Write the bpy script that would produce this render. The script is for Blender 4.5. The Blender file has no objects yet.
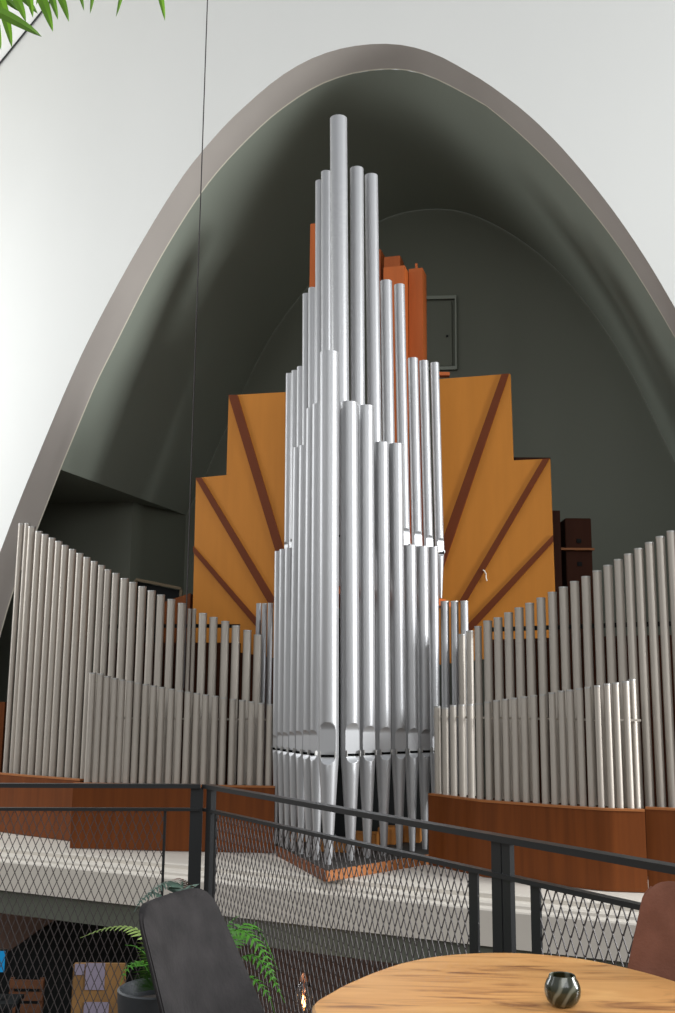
import bpy, bmesh, math, random
from mathutils import Vector, Matrix
random.seed(7)
PI = math.pi
C = bpy.context.scene.collection
# ------------------------------------------------------------------ camera
F = 1050.0; CX, CY = 337.5, 506.5; H = 1.45
PITCH = math.atan(194.6/F); ROLL = 0.0085
r0 = Vector((1, 0, 0)); u0 = Vector((0, -math.sin(PITCH), math.cos(PITCH))); fw = Vector((0, math.cos(PITCH), math.sin(PITCH)))
RT = r0*math.cos(ROLL)+u0*math.sin(ROLL); UP = u0*math.cos(ROLL)-r0*math.sin(ROLL)
CAM = Vector((0, 0, H))
cam = bpy.data.objects.new('camera', bpy.data.cameras.new('camera')); C.objects.link(cam)
cam.matrix_world = Matrix.Translation(CAM) @ Matrix((RT, UP, -fw)).transposed().to_4x4()
cam.data.sensor_width = 36; cam.data.lens = F/1013*36; cam.data.clip_start = 0.05; cam.data.clip_end = 200
bpy.context.scene.camera = cam

def ray(x, y): return RT*((x-CX)/F)+UP*(-(y-CY)/F)+fw
def P(x, y, Y):                       # point seen at (x, y) at distance Y
    d = ray(x, y); return CAM+d*(Y/d.y)
def Pz(x, y, z):                      # point seen at (x, y) at height z
    d = ray(x, y); return CAM+d*((z-H)/d.z)
def Pp(x, y, a, b):                   # on the vertical plane Y = a - b X
    d = ray(x, y); return CAM+d*(a/(d.y+b*d.x))

# ------------------------------------------------------------------ materials
def mat(name, col, rough=0.5, metal=0.0, noise=0.0, nscale=(4, 4, 4), bump=0.0, bscale=40, col2=None, emit=None, coat=0.0, spec=0.5):
    m = bpy.data.materials.new(name); m.use_nodes = True
    nt = m.node_tree; b = nt.nodes['Principled BSDF']
    b.inputs['Base Color'].default_value = (*col, 1); b.inputs['Roughness'].default_value = rough
    b.inputs['Metallic'].default_value = metal; b.inputs['Coat Weight'].default_value = coat
    b.inputs['Specular IOR Level'].default_value = spec
    if emit: b.inputs['Emission Color'].default_value = (*emit[0], 1); b.inputs['Emission Strength'].default_value = emit[1]
    tc = nt.nodes.new('ShaderNodeTexCoord')
    if noise or col2:
        mp = nt.nodes.new('ShaderNodeMapping'); mp.inputs['Scale'].default_value = nscale
        n = nt.nodes.new('ShaderNodeTexNoise'); n.inputs['Scale'].default_value = 1; n.inputs['Detail'].default_value = 6 if metal < .5 else 1
        nt.links.new(tc.outputs['Object'], mp.inputs[0]); nt.links.new(mp.outputs[0], n.inputs['Vector'])
        r = nt.nodes.new('ShaderNodeValToRGB')
        c2 = col2 if col2 else tuple(c*(1-noise) for c in col)
        r.color_ramp.elements[0].position = 0.3; r.color_ramp.elements[1].position = 0.7
        r.color_ramp.elements[0].color = (*c2, 1); r.color_ramp.elements[1].color = (*col, 1)
        nt.links.new(n.outputs['Fac'], r.inputs[0]); nt.links.new(r.outputs[0], b.inputs['Base Color'])
    if bump:
        n2 = nt.nodes.new('ShaderNodeTexNoise'); n2.inputs['Scale'].default_value = bscale; n2.inputs['Detail'].default_value = 4
        nt.links.new(tc.outputs['Object'], n2.inputs['Vector'])
        bp = nt.nodes.new('ShaderNodeBump'); bp.inputs['Strength'].default_value = bump; bp.inputs['Distance'].default_value = 0.01
        nt.links.new(n2.outputs['Fac'], bp.inputs['Height']); nt.links.new(bp.outputs[0], b.inputs['Normal'])
    return m

M = {}
M['plaster'] = mat('white_plaster', (0.83, 0.83, 0.795), 0.75, noise=0.03, nscale=(.6, .6, .25), bump=0.15, bscale=3)
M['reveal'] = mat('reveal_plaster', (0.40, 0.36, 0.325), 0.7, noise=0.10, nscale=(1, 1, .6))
M['edge'] = mat('cream_edge_paint', (0.62, 0.58, 0.47), 0.7)
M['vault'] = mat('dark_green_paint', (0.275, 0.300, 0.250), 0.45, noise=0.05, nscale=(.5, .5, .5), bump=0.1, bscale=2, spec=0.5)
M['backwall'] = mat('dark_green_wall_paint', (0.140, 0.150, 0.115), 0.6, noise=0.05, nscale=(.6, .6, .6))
M['pipe'] = mat('brushed_aluminium', (0.42, 0.42, 0.425), 0.45, 0.6)
M['wing'] = mat('satin_zinc', (0.46, 0.415, 0.36), 0.50, 0.40)
M['mouthm'] = mat('polished_mouth_metal', (0.44, 0.43, 0.41), 0.45, 0.6)
M['hole'] = mat('dark_inside', (0.006, 0.006, 0.006), 0.9, spec=0)
M['orange'] = mat('orange_plywood', (0.50, 0.188, 0.027), 0.55, spec=.2, noise=0.08, nscale=(9, 9, .9))
M['strip'] = mat('brown_strip', (0.14, 0.034, 0.010), 0.55, spec=.15, noise=0.1, nscale=(3, 3, 3))
M['redwood'] = mat('red_orange_pine', (0.44, 0.105, 0.022), 0.5, spec=.25, noise=0.18, nscale=(14, 14, 1.0))
M['mahog'] = mat('mahogany_veneer', (0.17, 0.044, 0.007), 0.5, spec=.2, noise=0.28, nscale=(16, 16, .8))
M['mahogedge'] = mat('light_wood_edge', (0.34, 0.12, 0.035), 0.5, spec=.3)
M['darkwood'] = mat('dark_brown_wood', (0.055, 0.016, 0.007), 0.6, spec=.12, noise=0.25, nscale=(8, 8, 1))
M['ply'] = mat('amber_wood_block', (0.42, 0.17, 0.04), 0.5, spec=.3, noise=0.2, nscale=(2, 2, 10))
M['white'] = mat('white_moulding', (0.62, 0.565, 0.49), 0.7, noise=0.06, nscale=(1.2, 1.2, 3), bump=0.1, bscale=6)
M['beam'] = mat('grey_green_beam', (0.105, 0.112, 0.085), 0.6, noise=0.1)
M['steel'] = mat('black_steel', (0.013, 0.014, 0.015), 0.38, 0.0, spec=0.5)
M['mesh'] = mat('grey_expanded_metal', (0.075, 0.064, 0.062), 0.45, 0.3)
M['leather'] = mat('grey_suede', (0.031, 0.027, 0.027), 0.75, spec=.18, bump=0.25, bscale=70, col2=(0.016, 0.014, 0.014), nscale=(14, 14, 14))
M['leatherb'] = mat('brown_suede', (0.20, 0.080, 0.050), 0.8, spec=.2, bump=0.2, bscale=120, col2=(0.155, 0.060, 0.036), nscale=(16, 16, 16))
M['loft'] = mat('dark_loft_floor', (0.04, 0.036, 0.032), 0.8, spec=.2)
M['wire'] = mat('black_cable', (0.03, 0.025, 0.025), 0.6)
M['dark'] = mat('near_black', (0.010, 0.011, 0.011), 0.7, spec=.15)
M['ltrim'] = mat('tan_trim', (0.14, 0.10, 0.05), 0.6)
M['plasticw'] = mat('white_cord', (0.75, 0.7, 0.6), 0.6)
M['pot'] = mat('grey_ceramic', (0.035, 0.038, 0.042), 0.5, noise=0.1)
M['soil'] = mat('soil', (0.02, 0.013, 0.008), 0.9)
M['fern'] = mat('fern_green', (0.07, 0.24, 0.02), 0.5, spec=.2, noise=0.35, nscale=(9, 9, 9))
M['fernp'] = mat('pale_fern_green', (0.26, 0.36, 0.10), 0.5, spec=.2, noise=0.3, nscale=(9, 9, 9))
M['fernd'] = mat('dark_fern_green', (0.05, 0.10, 0.07), 0.6, noise=0.3, nscale=(9, 9, 9))
M['dried'] = mat('dried_frond', (0.22, 0.12, 0.09), 0.8, noise=0.4, nscale=(30, 30, 30))
M['palm'] = mat('palm_green', (0.12, 0.28, 0.004), 0.5, spec=.1, noise=0.45, nscale=(5, 5, 5))
M['brownwall'] = mat('brown_wall', (0.34, 0.215, 0.17), 0.8, spec=.1)
M['paper'] = mat('lilac_paper', (0.20, 0.17, 0.22), 0.7)
M['card'] = mat('brown_board', (0.22, 0.11, 0.03), 0.7, noise=0.3)
M['rust'] = mat('orange_brown_wood', (0.17, 0.06, 0.02), 0.6, noise=0.4, nscale=(10, 10, 10))
M['screen'] = mat('blue_screen', (0.0, 0.05, 0.1), 0.4, emit=((0.0, 0.30, 0.7), 0.5))
M['copper'] = mat('copper_cap', (0.5, 0.2, 0.1), 0.35, 0.9)
M['fil'] = mat('glowing_filament', (1, .5, .2), 0.5, emit=((1.0, 0.45, 0.15), 14))
M['floor'] = mat('dark_floor', (0.07, 0.055, 0.045), 0.6, noise=0.2)

def glass(name, col, rough=0.05):
    m = bpy.data.materials.new(name); m.use_nodes = True; b = m.node_tree.nodes['Principled BSDF']
    b.inputs['Base Color'].default_value = (*col, 1); b.inputs['Roughness'].default_value = rough
    b.inputs['Transmission Weight'].default_value = 1; b.inputs['IOR'].default_value = 1.45
    return m
M['glass'] = glass('clear_glass', (0.95, 0.9, 0.85))
# smoky swirled tea-light glass
m = mat('swirled_green_glass', (0.05, 0.06, 0.035), 0.18, coat=0.2); nt = m.node_tree; b = nt.nodes['Principled BSDF']
w = nt.nodes.new('ShaderNodeTexWave'); w.inputs['Scale'].default_value = 7; w.inputs['Distortion'].default_value = 16; w.inputs['Detail'].default_value = 1.5; w.inputs['Detail Scale'].default_value = 1.2
tc = nt.nodes.new('ShaderNodeTexCoord'); nt.links.new(tc.outputs['Object'], w.inputs['Vector'])
rr = nt.nodes.new('ShaderNodeValToRGB'); rr.color_ramp.elements[0].position = .55; rr.color_ramp.elements[0].color = (0.022, 0.026, 0.012, 1)
rr.color_ramp.elements[1].position = .95; rr.color_ramp.elements[1].color = (0.16, 0.17, 0.13, 1)
nt.links.new(w.outputs['Fac'], rr.inputs[0]); nt.links.new(rr.outputs[0], b.inputs['Base Color']); M['swirl'] = m
# oak table
m = mat('oak_table_top', (0.56, 0.27, 0.10), 0.38); nt = m.node_tree; b = nt.nodes['Principled BSDF']
tc = nt.nodes.new('ShaderNodeTexCoord'); mp = nt.nodes.new('ShaderNodeMapping'); mp.inputs['Rotation'].default_value = (0, 0, 0.5); mp.inputs['Scale'].default_value = (1.3, 7, 1)
n = nt.nodes.new('ShaderNodeTexNoise'); n.inputs['Scale'].default_value = 1.8; n.inputs['Detail'].default_value = 6; n.inputs['Distortion'].default_value = 1.6
nt.links.new(tc.outputs['Object'], mp.inputs[0]); nt.links.new(mp.outputs[0], n.inputs['Vector'])
rr = nt.nodes.new('ShaderNodeValToRGB'); e = rr.color_ramp.elements
e[0].position = .30; e[0].color = (0.27, 0.105, 0.035, 1); e[1].position = .72; e[1].color = (0.78, 0.42, 0.15, 1)
q = e.new(.46); q.color = (0.66, 0.32, 0.105, 1)
nt.links.new(n.outputs['Fac'], rr.inputs[0]); nt.links.new(rr.outputs[0], b.inputs['Base Color']); M['oak'] = m

# ------------------------------------------------------------------ helpers
def finish(name, bm, m, parent=None, ang=32):
    bmesh.ops.recalc_face_normals(bm, faces=bm.faces[:])
    lim = math.radians(ang)
    for f in bm.faces: f.smooth = True
    for e in bm.edges:
        if len(e.link_faces) == 2:
            try:
                if e.link_faces[0].normal.angle(e.link_faces[1].normal) > lim: e.smooth = False
            except ValueError: pass
    me = bpy.data.meshes.new(name); bm.to_mesh(me); bm.free()
    ms = m if isinstance(m, (list, tuple)) else [m]
    for q in ms: me.materials.append(q)
    o = bpy.data.objects.new(name, me); C.objects.link(o)
    if parent: o.parent = parent
    return o
def tag(o, label=None, cat=None, group=None, kind=None):
    if label: o['label'] = label
    if cat: o['category'] = cat
    if group: o['group'] = group
    if kind: o['kind'] = kind
    return o
def empty(name, loc, rz=0):
    o = bpy.data.objects.new(name, None); C.objects.link(o); o.location = loc; o.rotation_euler = (0, 0, rz); o.empty_display_size = .1
    return o
def V(*a): return Vector(a)
def add_hexa(bm, a, b):               # a, b: lists of matching outline points, makes a closed prism
    va = [bm.verts.new(p) for p in a]; vb = [bm.verts.new(p) for p in b]; n = len(a)
    bm.faces.new(va); bm.faces.new(vb[::-1])
    for i in range(n): bm.faces.new((va[i], vb[i], vb[(i+1) % n], va[(i+1) % n]))
def add_box(bm, c, s, rz=0, ry=0, bev=0):
    m_ = Matrix.Translation(c) @ Matrix.Rotation(rz, 4, 'Z') @ Matrix.Rotation(ry, 4, 'Y') @ Matrix.Diagonal((*s, 1))
    r = bmesh.ops.create_cube(bm, size=1, matrix=m_)
    if bev:
        es = list({e for v in r['verts'] for e in v.link_edges})
        bmesh.ops.bevel(bm, geom=es, offset=bev, segments=2, affect='EDGES')
def add_bar(bm, a, b, wid, hgt, up=Vector((0, 0, 1))):
    d = (b-a).normalized(); s = d.cross(up)
    if s.length < 1e-4: s = Vector((1, 0, 0))
    s.normalize(); t = s.cross(d).normalized()
    o = [s*(wid/2)+t*(hgt/2), -s*(wid/2)+t*(hgt/2), -s*(wid/2)-t*(hgt/2), s*(wid/2)-t*(hgt/2)]
    add_hexa(bm, [a+q for q in o], [b+q for q in o])
def add_tube(bm, pts, r, n=10, r2=None, cap=True):
    rings = []
    for i, p in enumerate(pts):
        d = (pts[min(i+1, len(pts)-1)]-pts[max(i-1, 0)]).normalized()
        s = d.cross(Vector((0, 0, 1)))
        if s.length < 1e-3: s = Vector((1, 0, 0))
        s.normalize(); t = s.cross(d)
        rad = r if r2 is None else r+(r2-r)*i/(len(pts)-1)
        rings.append([bm.verts.new(p+(s*math.cos(2*PI*k/n)+t*math.sin(2*PI*k/n))*rad) for k in range(n)])
    for a, b in zip(rings, rings[1:]):
        for k in range(n): bm.faces.new((a[k], a[(k+1) % n], b[(k+1) % n], b[k]))
    if cap: bm.faces.new(rings[0]); bm.faces.new(rings[-1][::-1])
def add_lathe(bm, prof, n=32, c=Vector((0, 0, 0))):   # prof (r, z)
    rings = []
    for r, z in prof:
        if r < 1e-5: rings.append([bm.verts.new(c+Vector((0, 0, z)))])
        else: rings.append([bm.verts.new(c+Vector((r*math.cos(2*PI*k/n), r*math.sin(2*PI*k/n), z))) for k in range(n)])
    for a, b in zip(rings, rings[1:]):
        if len(a) == 1 and len(b) == 1: continue
        for k in range(n):
            k2 = (k+1) % n
            if len(a) == 1: bm.faces.new((a[0], b[k2], b[k]))
            elif len(b) == 1: bm.faces.new((a[k], a[k2], b[0]))
            else: bm.faces.new((a[k], a[k2], b[k2], b[k]))
def nb(): return bmesh.new()
ORD = ['', 'first', 'second', 'third', 'fourth', 'fifth', 'sixth', 'seventh', 'eighth', 'ninth', 'tenth', 'eleventh', 'twelfth', 'thirteenth', 'fourteenth', 'fifteenth', 'sixteenth', 'seventeenth', 'eighteenth', 'nineteenth', 'twentieth', 'twenty-first', 'twenty-second', 'twenty-third', 'twenty-fourth', 'twenty-fifth', 'twenty-sixth', 'twenty-seventh', 'twenty-eighth', 'twenty-ninth', 'thirtieth', 'thirty-first', 'thirty-second']
def interp(tab, x):
    for (a, ya), (b_, yb) in zip(tab, tab[1:]):
        if x <= b_ or (b_, yb) == tab[-1]: return ya+(yb-ya)*(x-a)/(b_-a)

# ------------------------------------------------------------------ arch, walls and vault
WA, WB = 14.6, 0.42                    # front wall face: Y = 14.6 - 0.42 X
IA = 15.05; BA = 19.46
outer_px = [(0, 552.4), (17.8, 505), (38.5, 454.7), (53.3, 419), (70.4, 379), (89.6, 337.8), (119.3, 281.5), (148.9, 229.6), (178.5, 182), (202.2, 151), (225.9, 124.4), (240, 110.7), (275.6, 79.5), (311, 58.4), (346.7, 47), (382, 43.5), (410.7, 46.3), (439, 55.6), (460, 67), (480, 78.7), (491.9, 86.6), (523.7, 110.5), (555.6, 140.8), (587.4, 177.4), (619.3, 218.8), (651, 266.6), (675, 308)]
inner_px = [(0, 638), (13.3, 591), (38.5, 527), (60.7, 469.5), (74, 437), (88.8, 401.4), (98.5, 379), (119.3, 337.8), (148.9, 279), (178.5, 228), (208, 183.7), (237.8, 149.6), (260, 127.9), (275.6, 114), (311, 89.3), (346.7, 75), (382, 69.4), (410.7, 70.8), (439, 80.4), (480, 102.5), (491.9, 110.5), (523.7, 137.6), (555.6, 169.4), (587.4, 206), (619.3, 247.5), (651, 296.9), (675, 338)]
back_px = [(186, 515), (205, 475), (227, 425), (242, 393), (260.6, 354), (280.7, 321), (300.9, 295), (320, 272), (340, 251), (360, 234), (382, 219.5), (406, 211.6), (433, 208.5), (460, 210.7), (487.5, 220.7), (519, 238.7), (550.7, 263.6), (577.9, 293), (605, 329), (632, 374), (659, 428.5), (675, 462)]
def catmull(pts, n):
    P_ = [pts[0]*2-pts[1]]+pts+[pts[-1]*2-pts[-2]]; out = []
    for i in range(1, len(P_)-2):
        a, b_, c, d = P_[i-1:i+3]
        for k in range(n):
            t = k/n
            out.append(((b_*2)+(c-a)*t+(a*2-b_*5+c*4-d)*t*t+(b_*3-a-c*3+d)*t**3)*.5)
    out.append(pts[-1]); return out
def resample(pts, n):
    L = [0]
    for a, b_ in zip(pts, pts[1:]): L.append(L[-1]+(b_-a).length)
    out = []; j = 0
    for i in range(n):
        s = L[-1]*i/(n-1)
        while j < len(L)-2 and L[j+1] < s: j += 1
        t = (s-L[j])/max(1e-9, L[j+1]-L[j]); out.append(pts[j].lerp(pts[j+1], t))
    return out
def smoothc(pts, k=2):
    for _ in range(k): pts = [pts[0]]+[(pts[i-1]+pts[i]*2+pts[i+1])*.25 for i in range(1, len(pts)-1)]+[pts[-1]]
    return pts
LOW = -0.7
def extend(pts, a, b, left=False, right=True):
    """carry a traced outline down to the loft floor, getting steeper"""
    if right:
        p = pts[-1].copy(); d = pts[-1]-pts[-3]; sx = d.x/d.z
        while p.z > LOW:
            p = p.copy(); p.z -= .35; sx *= .94; p.x -= .35*sx; p.y = a-b*p.x; pts.append(p)
    if left:
        p = pts[0].copy(); d = pts[0]-pts[2]; sx = d.x/d.z
        while p.z > LOW:
            p = p.copy(); p.z -= .35; sx *= .94; p.x -= .35*sx; p.y = a-b*p.x; pts.insert(0, p)
    return pts
def apex_split(pts):
    k = max(range(len(pts)), key=lambda i: pts[i].z); return pts[:k+1], pts[k:]
OUT = extend([Pp(x, y, WA, WB) for x, y in outer_px], WA, WB, True)
INN_full = extend([Pp(x, y, IA, WB) for x, y in inner_px], IA, WB, True)
def both(pts, nl, nr):
    l, r = apex_split(smoothc(catmull(pts, 6), 5)); return resample(l, nl)+resample(r, nr)[1:]
NL, NR = 60, 60
OUTr = both(OUT, NL, NR); INNr = both(INN_full, NL, NR)
# front wall with the arched opening
bm = nb(); n = len(OUTr)
ctr = Vector((0, WA, 3.0))
def wallpt(p):
    d = p-ctr; k = 15/max(abs(d.x), 1e-6); k2 = (15.0)/max(1e-6, abs(d.z)); k = min(k, k2); q = ctr+d*k; q.y = WA-WB*q.x; return q
vi = [bm.verts.new(p) for p in OUTr]
rows = [vi]
for t in (0.12, .3, .6, 1.0):
    rows.append([bm.verts.new(p.lerp(wallpt(p), t)) for p in OUTr])
for a, b_ in zip(rows, rows[1:]):
    for i in range(n-1): bm.faces.new((a[i], a[i+1], b_[i+1], b_[i]))
tag(finish('wall_front', bm, M['plaster']), kind='structure')
# reveal: rounded edge band between wall face and inner edge
bm = nb(); cols = []
for t in (0, .04, .5, .955, .97, 1.0):
    cols.append([bm.verts.new(a.lerp(b_, t)) for a, b_ in zip(OUTr, INNr)])
for j, (a, b_) in enumerate(zip(cols, cols[1:])):
    for i in range(n-1):
        f = bm.faces.new((a[i], a[i+1], b_[i+1], b_[i])); f.material_index = 1 if j >= 3 else 0
tag(finish('trim_arch_reveal', bm, [M['reveal'], M['edge']]), kind='structure')
# vault: ruled between the inner arch and the arch on the back wall
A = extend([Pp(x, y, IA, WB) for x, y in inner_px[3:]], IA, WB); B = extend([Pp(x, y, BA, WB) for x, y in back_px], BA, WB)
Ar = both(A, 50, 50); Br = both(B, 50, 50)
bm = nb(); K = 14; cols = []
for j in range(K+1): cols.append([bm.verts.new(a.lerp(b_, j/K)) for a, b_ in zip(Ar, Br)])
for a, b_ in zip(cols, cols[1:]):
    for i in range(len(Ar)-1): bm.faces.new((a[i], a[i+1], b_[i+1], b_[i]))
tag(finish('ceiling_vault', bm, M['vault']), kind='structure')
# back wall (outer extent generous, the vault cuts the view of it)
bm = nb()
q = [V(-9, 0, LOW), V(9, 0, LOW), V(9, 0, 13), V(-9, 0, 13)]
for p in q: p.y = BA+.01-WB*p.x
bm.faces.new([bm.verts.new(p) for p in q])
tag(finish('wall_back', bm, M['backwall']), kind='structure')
# alcove under the left springing of the vault
vl = Ar[0]; vb = Br[0]
zs = (vl.z+vb.z)/2
a0 = Pz(-130, 503, zs); a1 = Pz(133, 502, zs); a2 = vb.copy(); a2.z = zs
bm = nb()
pts = [vl, V(-7.5, vl.y+1, zs), a0, a1, a2+V(0, .1, 0), vb]
bm.faces.new([bm.verts.new(p) for p in pts])
tag(finish('ceiling_alcove', bm, M['vault']), kind='structure')
bm = nb()
for p, q in ((a0, a1), (a1, a2), (V(-7.5, vl.y+1, zs), a0)):
    bm.faces.new([bm.verts.new(v) for v in (V(p.x, p.y, LOW), V(q.x, q.y, LOW), V(q.x, q.y, zs+.02), V(p.x, p.y, zs+.02))])
tag(finish('wall_alcove', bm, M['backwall']), kind='structure')
bm = nb()
p = V(INNr[0].x, INNr[0].y, LOW)
bm.faces.new([bm.verts.new(v) for v in (V(vl.x, vl.y, zs), V(-7.5, vl.y+1, zs), V(-9.5, vl.y+1, LOW), V(-9.5, IA+9.5*WB, LOW), V(-9.5, IA+9.5*WB, zs))])
bm.free()
# sloping ceiling at the upper left
c0 = Pp(0, 64, WA-.01, WB); c1 = Pp(52, 0, WA-.01, WB); d = (c1-c0)
s0 = c0-d*4; s1 = c1+d*1.2
bm = nb()
off = V(-1.0, -3.2, 1.6)
add_hexa(bm, [s0, s1, s1+off, s0+off], [p+V(-.05, 0, .25) for p in (s0, s1, s1+off, s0+off)])
tag(finish('ceiling', bm, M['plaster']), kind='structure')
bm = nb(); add_bar(bm, s0+V(.0, -.02, 0), s1+V(.0, -.02, 0), .018, .02)
tag(finish('trim_ceiling_joint', bm, M['steel']), kind='structure')

# access hatch on the back wall
hp = lambda x, y, o=0: Pp(x, y, BA-.02-o, WB)
hc = empty('access_hatch', hp(441, 370)); tag(hc, 'dark green access hatch set into the back wall of the vault', 'hatch')
def pframe(bm, quad, w, t):          # raised frame along a quad lying in a vertical plane
    nrm = V(-WB, -1, 0).normalized()
    c = sum(quad, Vector())/4
    inn = [p+(c-p).normalized()*w*1.4 for p in quad]
    for i in range(4):
        a, b_, c_, d_ = quad[i], quad[(i+1) % 4], inn[(i+1) % 4], inn[i]
        add_hexa(bm, [a, b_, c_, d_], [p+nrm*t for p in (a, b_, c_, d_)])
def localize(o, par): o.parent = par; o.matrix_parent_inverse = Matrix.Translation(-par.location) if par.rotation_euler.z == 0 else par.matrix_world.inverted(); return o
def fin_w(name, bm, m, par, ang=32):   # mesh given in world space, parented to an un-rotated empty
    for v in bm.verts: v.co -= par.location
    return finish(name, bm, m, par, ang)
bm = nb(); pframe(bm, [hp(424, 297), hp(457, 296), hp(457.5, 370), hp(424, 371)], .05, .05); fin_w('hatch_frame', bm, M['vault'], hc)
bm = nb(); qd = [hp(427, 303), hp(452, 302), hp(452.5, 366), hp(427, 367)]; nrm = V(-WB, -1, 0).normalized()
add_hexa(bm, qd, [p+nrm*.03 for p in qd]); fin_w('hatch_door', bm, M['backwall'], hc)
bm = nb(); bmesh.ops.create_uvsphere(bm, u_segments=10, v_segments=6, radius=.025, matrix=Matrix.Translation(hp(447, 336, .05))); fin_w('hatch_knob', bm, M['steel'], hc)
# ------------------------------------------------------------------ gallery: loft floor, moulded white front, grey beam
FA, FB = 11.43, 0.50                    # fascia line
def G(x, off, z): return V(x, FA-FB*x+off, z)
prof = [(1.9, -.385), (.20, -.388), (.18, -.40), (.175, -.44), (.085, -.452), (.062, -.470), (.055, -.495), (.01, -.515), (0, -.53), (0, -.855), (.35, -.855)]
bm = nb(); xs = [-8+i*1.0 for i in range(17)]
rows = [[bm.verts.new(G(x, o_, z)) for o_, z in prof] for x in xs]
for a, b_ in zip(rows, rows[1:]):
    for i in range(len(prof)-1): bm.faces.new((a[i], a[i+1], b_[i+1], b_[i]))
tag(finish('trim_gallery_front', bm, M['white'], ang=25), kind='structure')
bm = nb()
a = [G(-8, .06, -.855), G(-8, .06, -1.13), G(-8, .60, -1.13), G(-8, .60, -.855)]; b_ = [G(8, .06, -.855), G(8, .06, -1.13), G(8, .60, -1.13), G(8, .60, -.855)]
add_hexa(bm, a, b_); tag(finish('trim_gallery_beam', bm, M['beam']), kind='structure')
bm = nb()
add_hexa(bm, [G(-8.5, 1.8, -.386), G(8.5, 1.8, -.386), V(8.5, 22, -.386), V(-8.5, 24, -.386)], [G(-8.5, .6, -1.10), G(8.5, .6, -1.10), V(8.5, 22, -1.10), V(-8.5, 24, -1.10)])
tag(finish('floor_loft', bm, M['loft']), kind='structure')
# lower room
bm = nb(); add_box(bm, V(0, 9, -3.8), (24, 26, .2)); tag(finish('floor_lower', bm, M['floor']), kind='structure')
bm = nb(); add_box(bm, V(0, 15.6, -2.45), (24, .2, 2.68)); tag(finish('wall_lower', bm, M['brownwall']), kind='structure')

# ------------------------------------------------------------------ organ pipes
def simple_pipe(name, x, y, Y, dia, zb, m, label, group, hollow=True):
    """open-topped tube whose rim is seen at (x, y); origin at its foot"""
    t = P(x, y, Y); y += dia/2*(t.z-H)/Y/Y*F*.8; t = P(x, y, Y); h = t.z-zb; r = dia/2; bm = nb(); w_ = min(.006, r*.12)
    add_lathe(bm, [(r, 0), (r, h-.02), (r*1.04, h-.018), (r*1.04, h), (r-w_, h), (r-w_, h-.35), (0, h-.36)], 20)
    bm.faces.ensure_lookup_table()
    o = finish(name, bm, [m, M['mouthm']]); o.location = (t.x, t.y, zb)
    for f in o.data.polygons:
        if f.center.z > h-.035 and f.normal.z > -.5: f.material_index = 1; tag(o, label, 'organ pipe', group)
    return o
ZB = .37
# left wing
LB = [(21.3, 523.3), (27.4, 523), (32, 526.3), (39, 531), (45.4, 534), (52.4, 537.6), (59, 541), (65.3, 545), (72.7, 549), (80.1, 553), (87.2, 557), (94.4, 561), (101.7, 565), (108, 569.3), (116, 573), (124.7, 578), (133.2, 582), (142.4, 586.2), (151.7, 590.3), (161, 594.5), (171.4, 599), (181.9, 603), (189.8, 608.7), (194.4, 608.7), (203, 613), (213.7, 617), (225.4, 621), (236, 625.5), (247.4, 630), (257.9, 634.5)]
LBY = [(20, 15.7), (60, 14.95), (95, 14.5), (150, 14.3), (200, 14.2), (262, 14.15)]
for i, (x, y) in enumerate(LB):
    Y = interp(LBY, x); px = 5.2 if i < 2 else 3.9 if i in (22, 23) else 6.6 if i in (11, 12, 13) else 7.1 + (.9 if i > 14 else 0)
    simple_pipe('organ_pipe', x, y, Y, px*Y/F, ZB, M['wing'], 'tall grey organ pipe, %s from left in the back row of the left wing' % ORD[i+1], 'back row pipes of the left wing')
LF = [(92.8, 672.6), (100.5, 673.5), (107.4, 676), (115, 678), (122.4, 679.5), (130.2, 681), (138, 682.5), (145.8, 684), (153.9, 685.5), (162.2, 687), (171.5, 688.7), (180, 690.3), (188, 691.6), (196.9, 693), (205.8, 694.5), (215.3, 695.8), (224, 697.3), (233, 698.8), (242.4, 700), (251.6, 701.3), (261.3, 702.8), (270, 704)]
LFY = [(90, 13.75), (120, 13.7), (180, 13.6), (272, 13.5)]
for i, (x, y) in enumerate(LF):
    Y = interp(LFY, x)
    simple_pipe('organ_pipe', x, y, Y, 6.5*Y/F, ZB, M['wing'], 'short grey organ pipe, %s from left in the front row of the left wing' % ORD[i+1], 'front row pipes of the left wing')
# right wing
RB = [(461.7, 634), (469.7, 630.5), (478, 626), (487.7, 620.5), (498, 617.3), (508.5, 612.3), (519, 607.4), (529.6, 602.8), (540.9, 597.5), (552.2, 591.8), (563.3, 586.5), (574.4, 581), (585.7, 576), (597, 570.3), (607.8, 564.8), (618.4, 559), (628.5, 553.5), (638.6, 548), (649.4, 542), (660.2, 536), (671, 530.5), (682, 525)]
RBY = [(455, 12.9), (480, 12.5), (550, 12.0), (600, 11.65), (630, 11.45), (685, 11.2)]
for i, (x, y) in enumerate(RB):
    Y = interp(RBY, x)
    simple_pipe('organ_pipe', x, y, Y, (7.2 if i < 3 else 8.7)*Y/F, ZB, M['wing'], 'tall grey organ pipe, %s from left in the back row of the right wing' % ORD[i+1], 'back row pipes of the right wing')
RF = [(437.4, 706), (445, 707.5), (453, 705), (461.7, 704.5), (470.3, 704), (478.9, 703), (487.7, 701.5), (496.5, 700), (505.5, 698.9), (514.5, 697.7), (524, 696.4), (533.6, 695), (542.7, 694), (551.9, 692.3), (561.3, 690.6), (569.8, 689.6), (579.4, 688.1), (588, 686.8), (597.3, 685.3), (606.9, 683.5), (615.5, 682.5), (625.6, 681), (632.0, 679)]
RFY = [(435, 12.55), (480, 11.85), (550, 11.35), (600, 11.05), (640, 10.98)]
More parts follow.
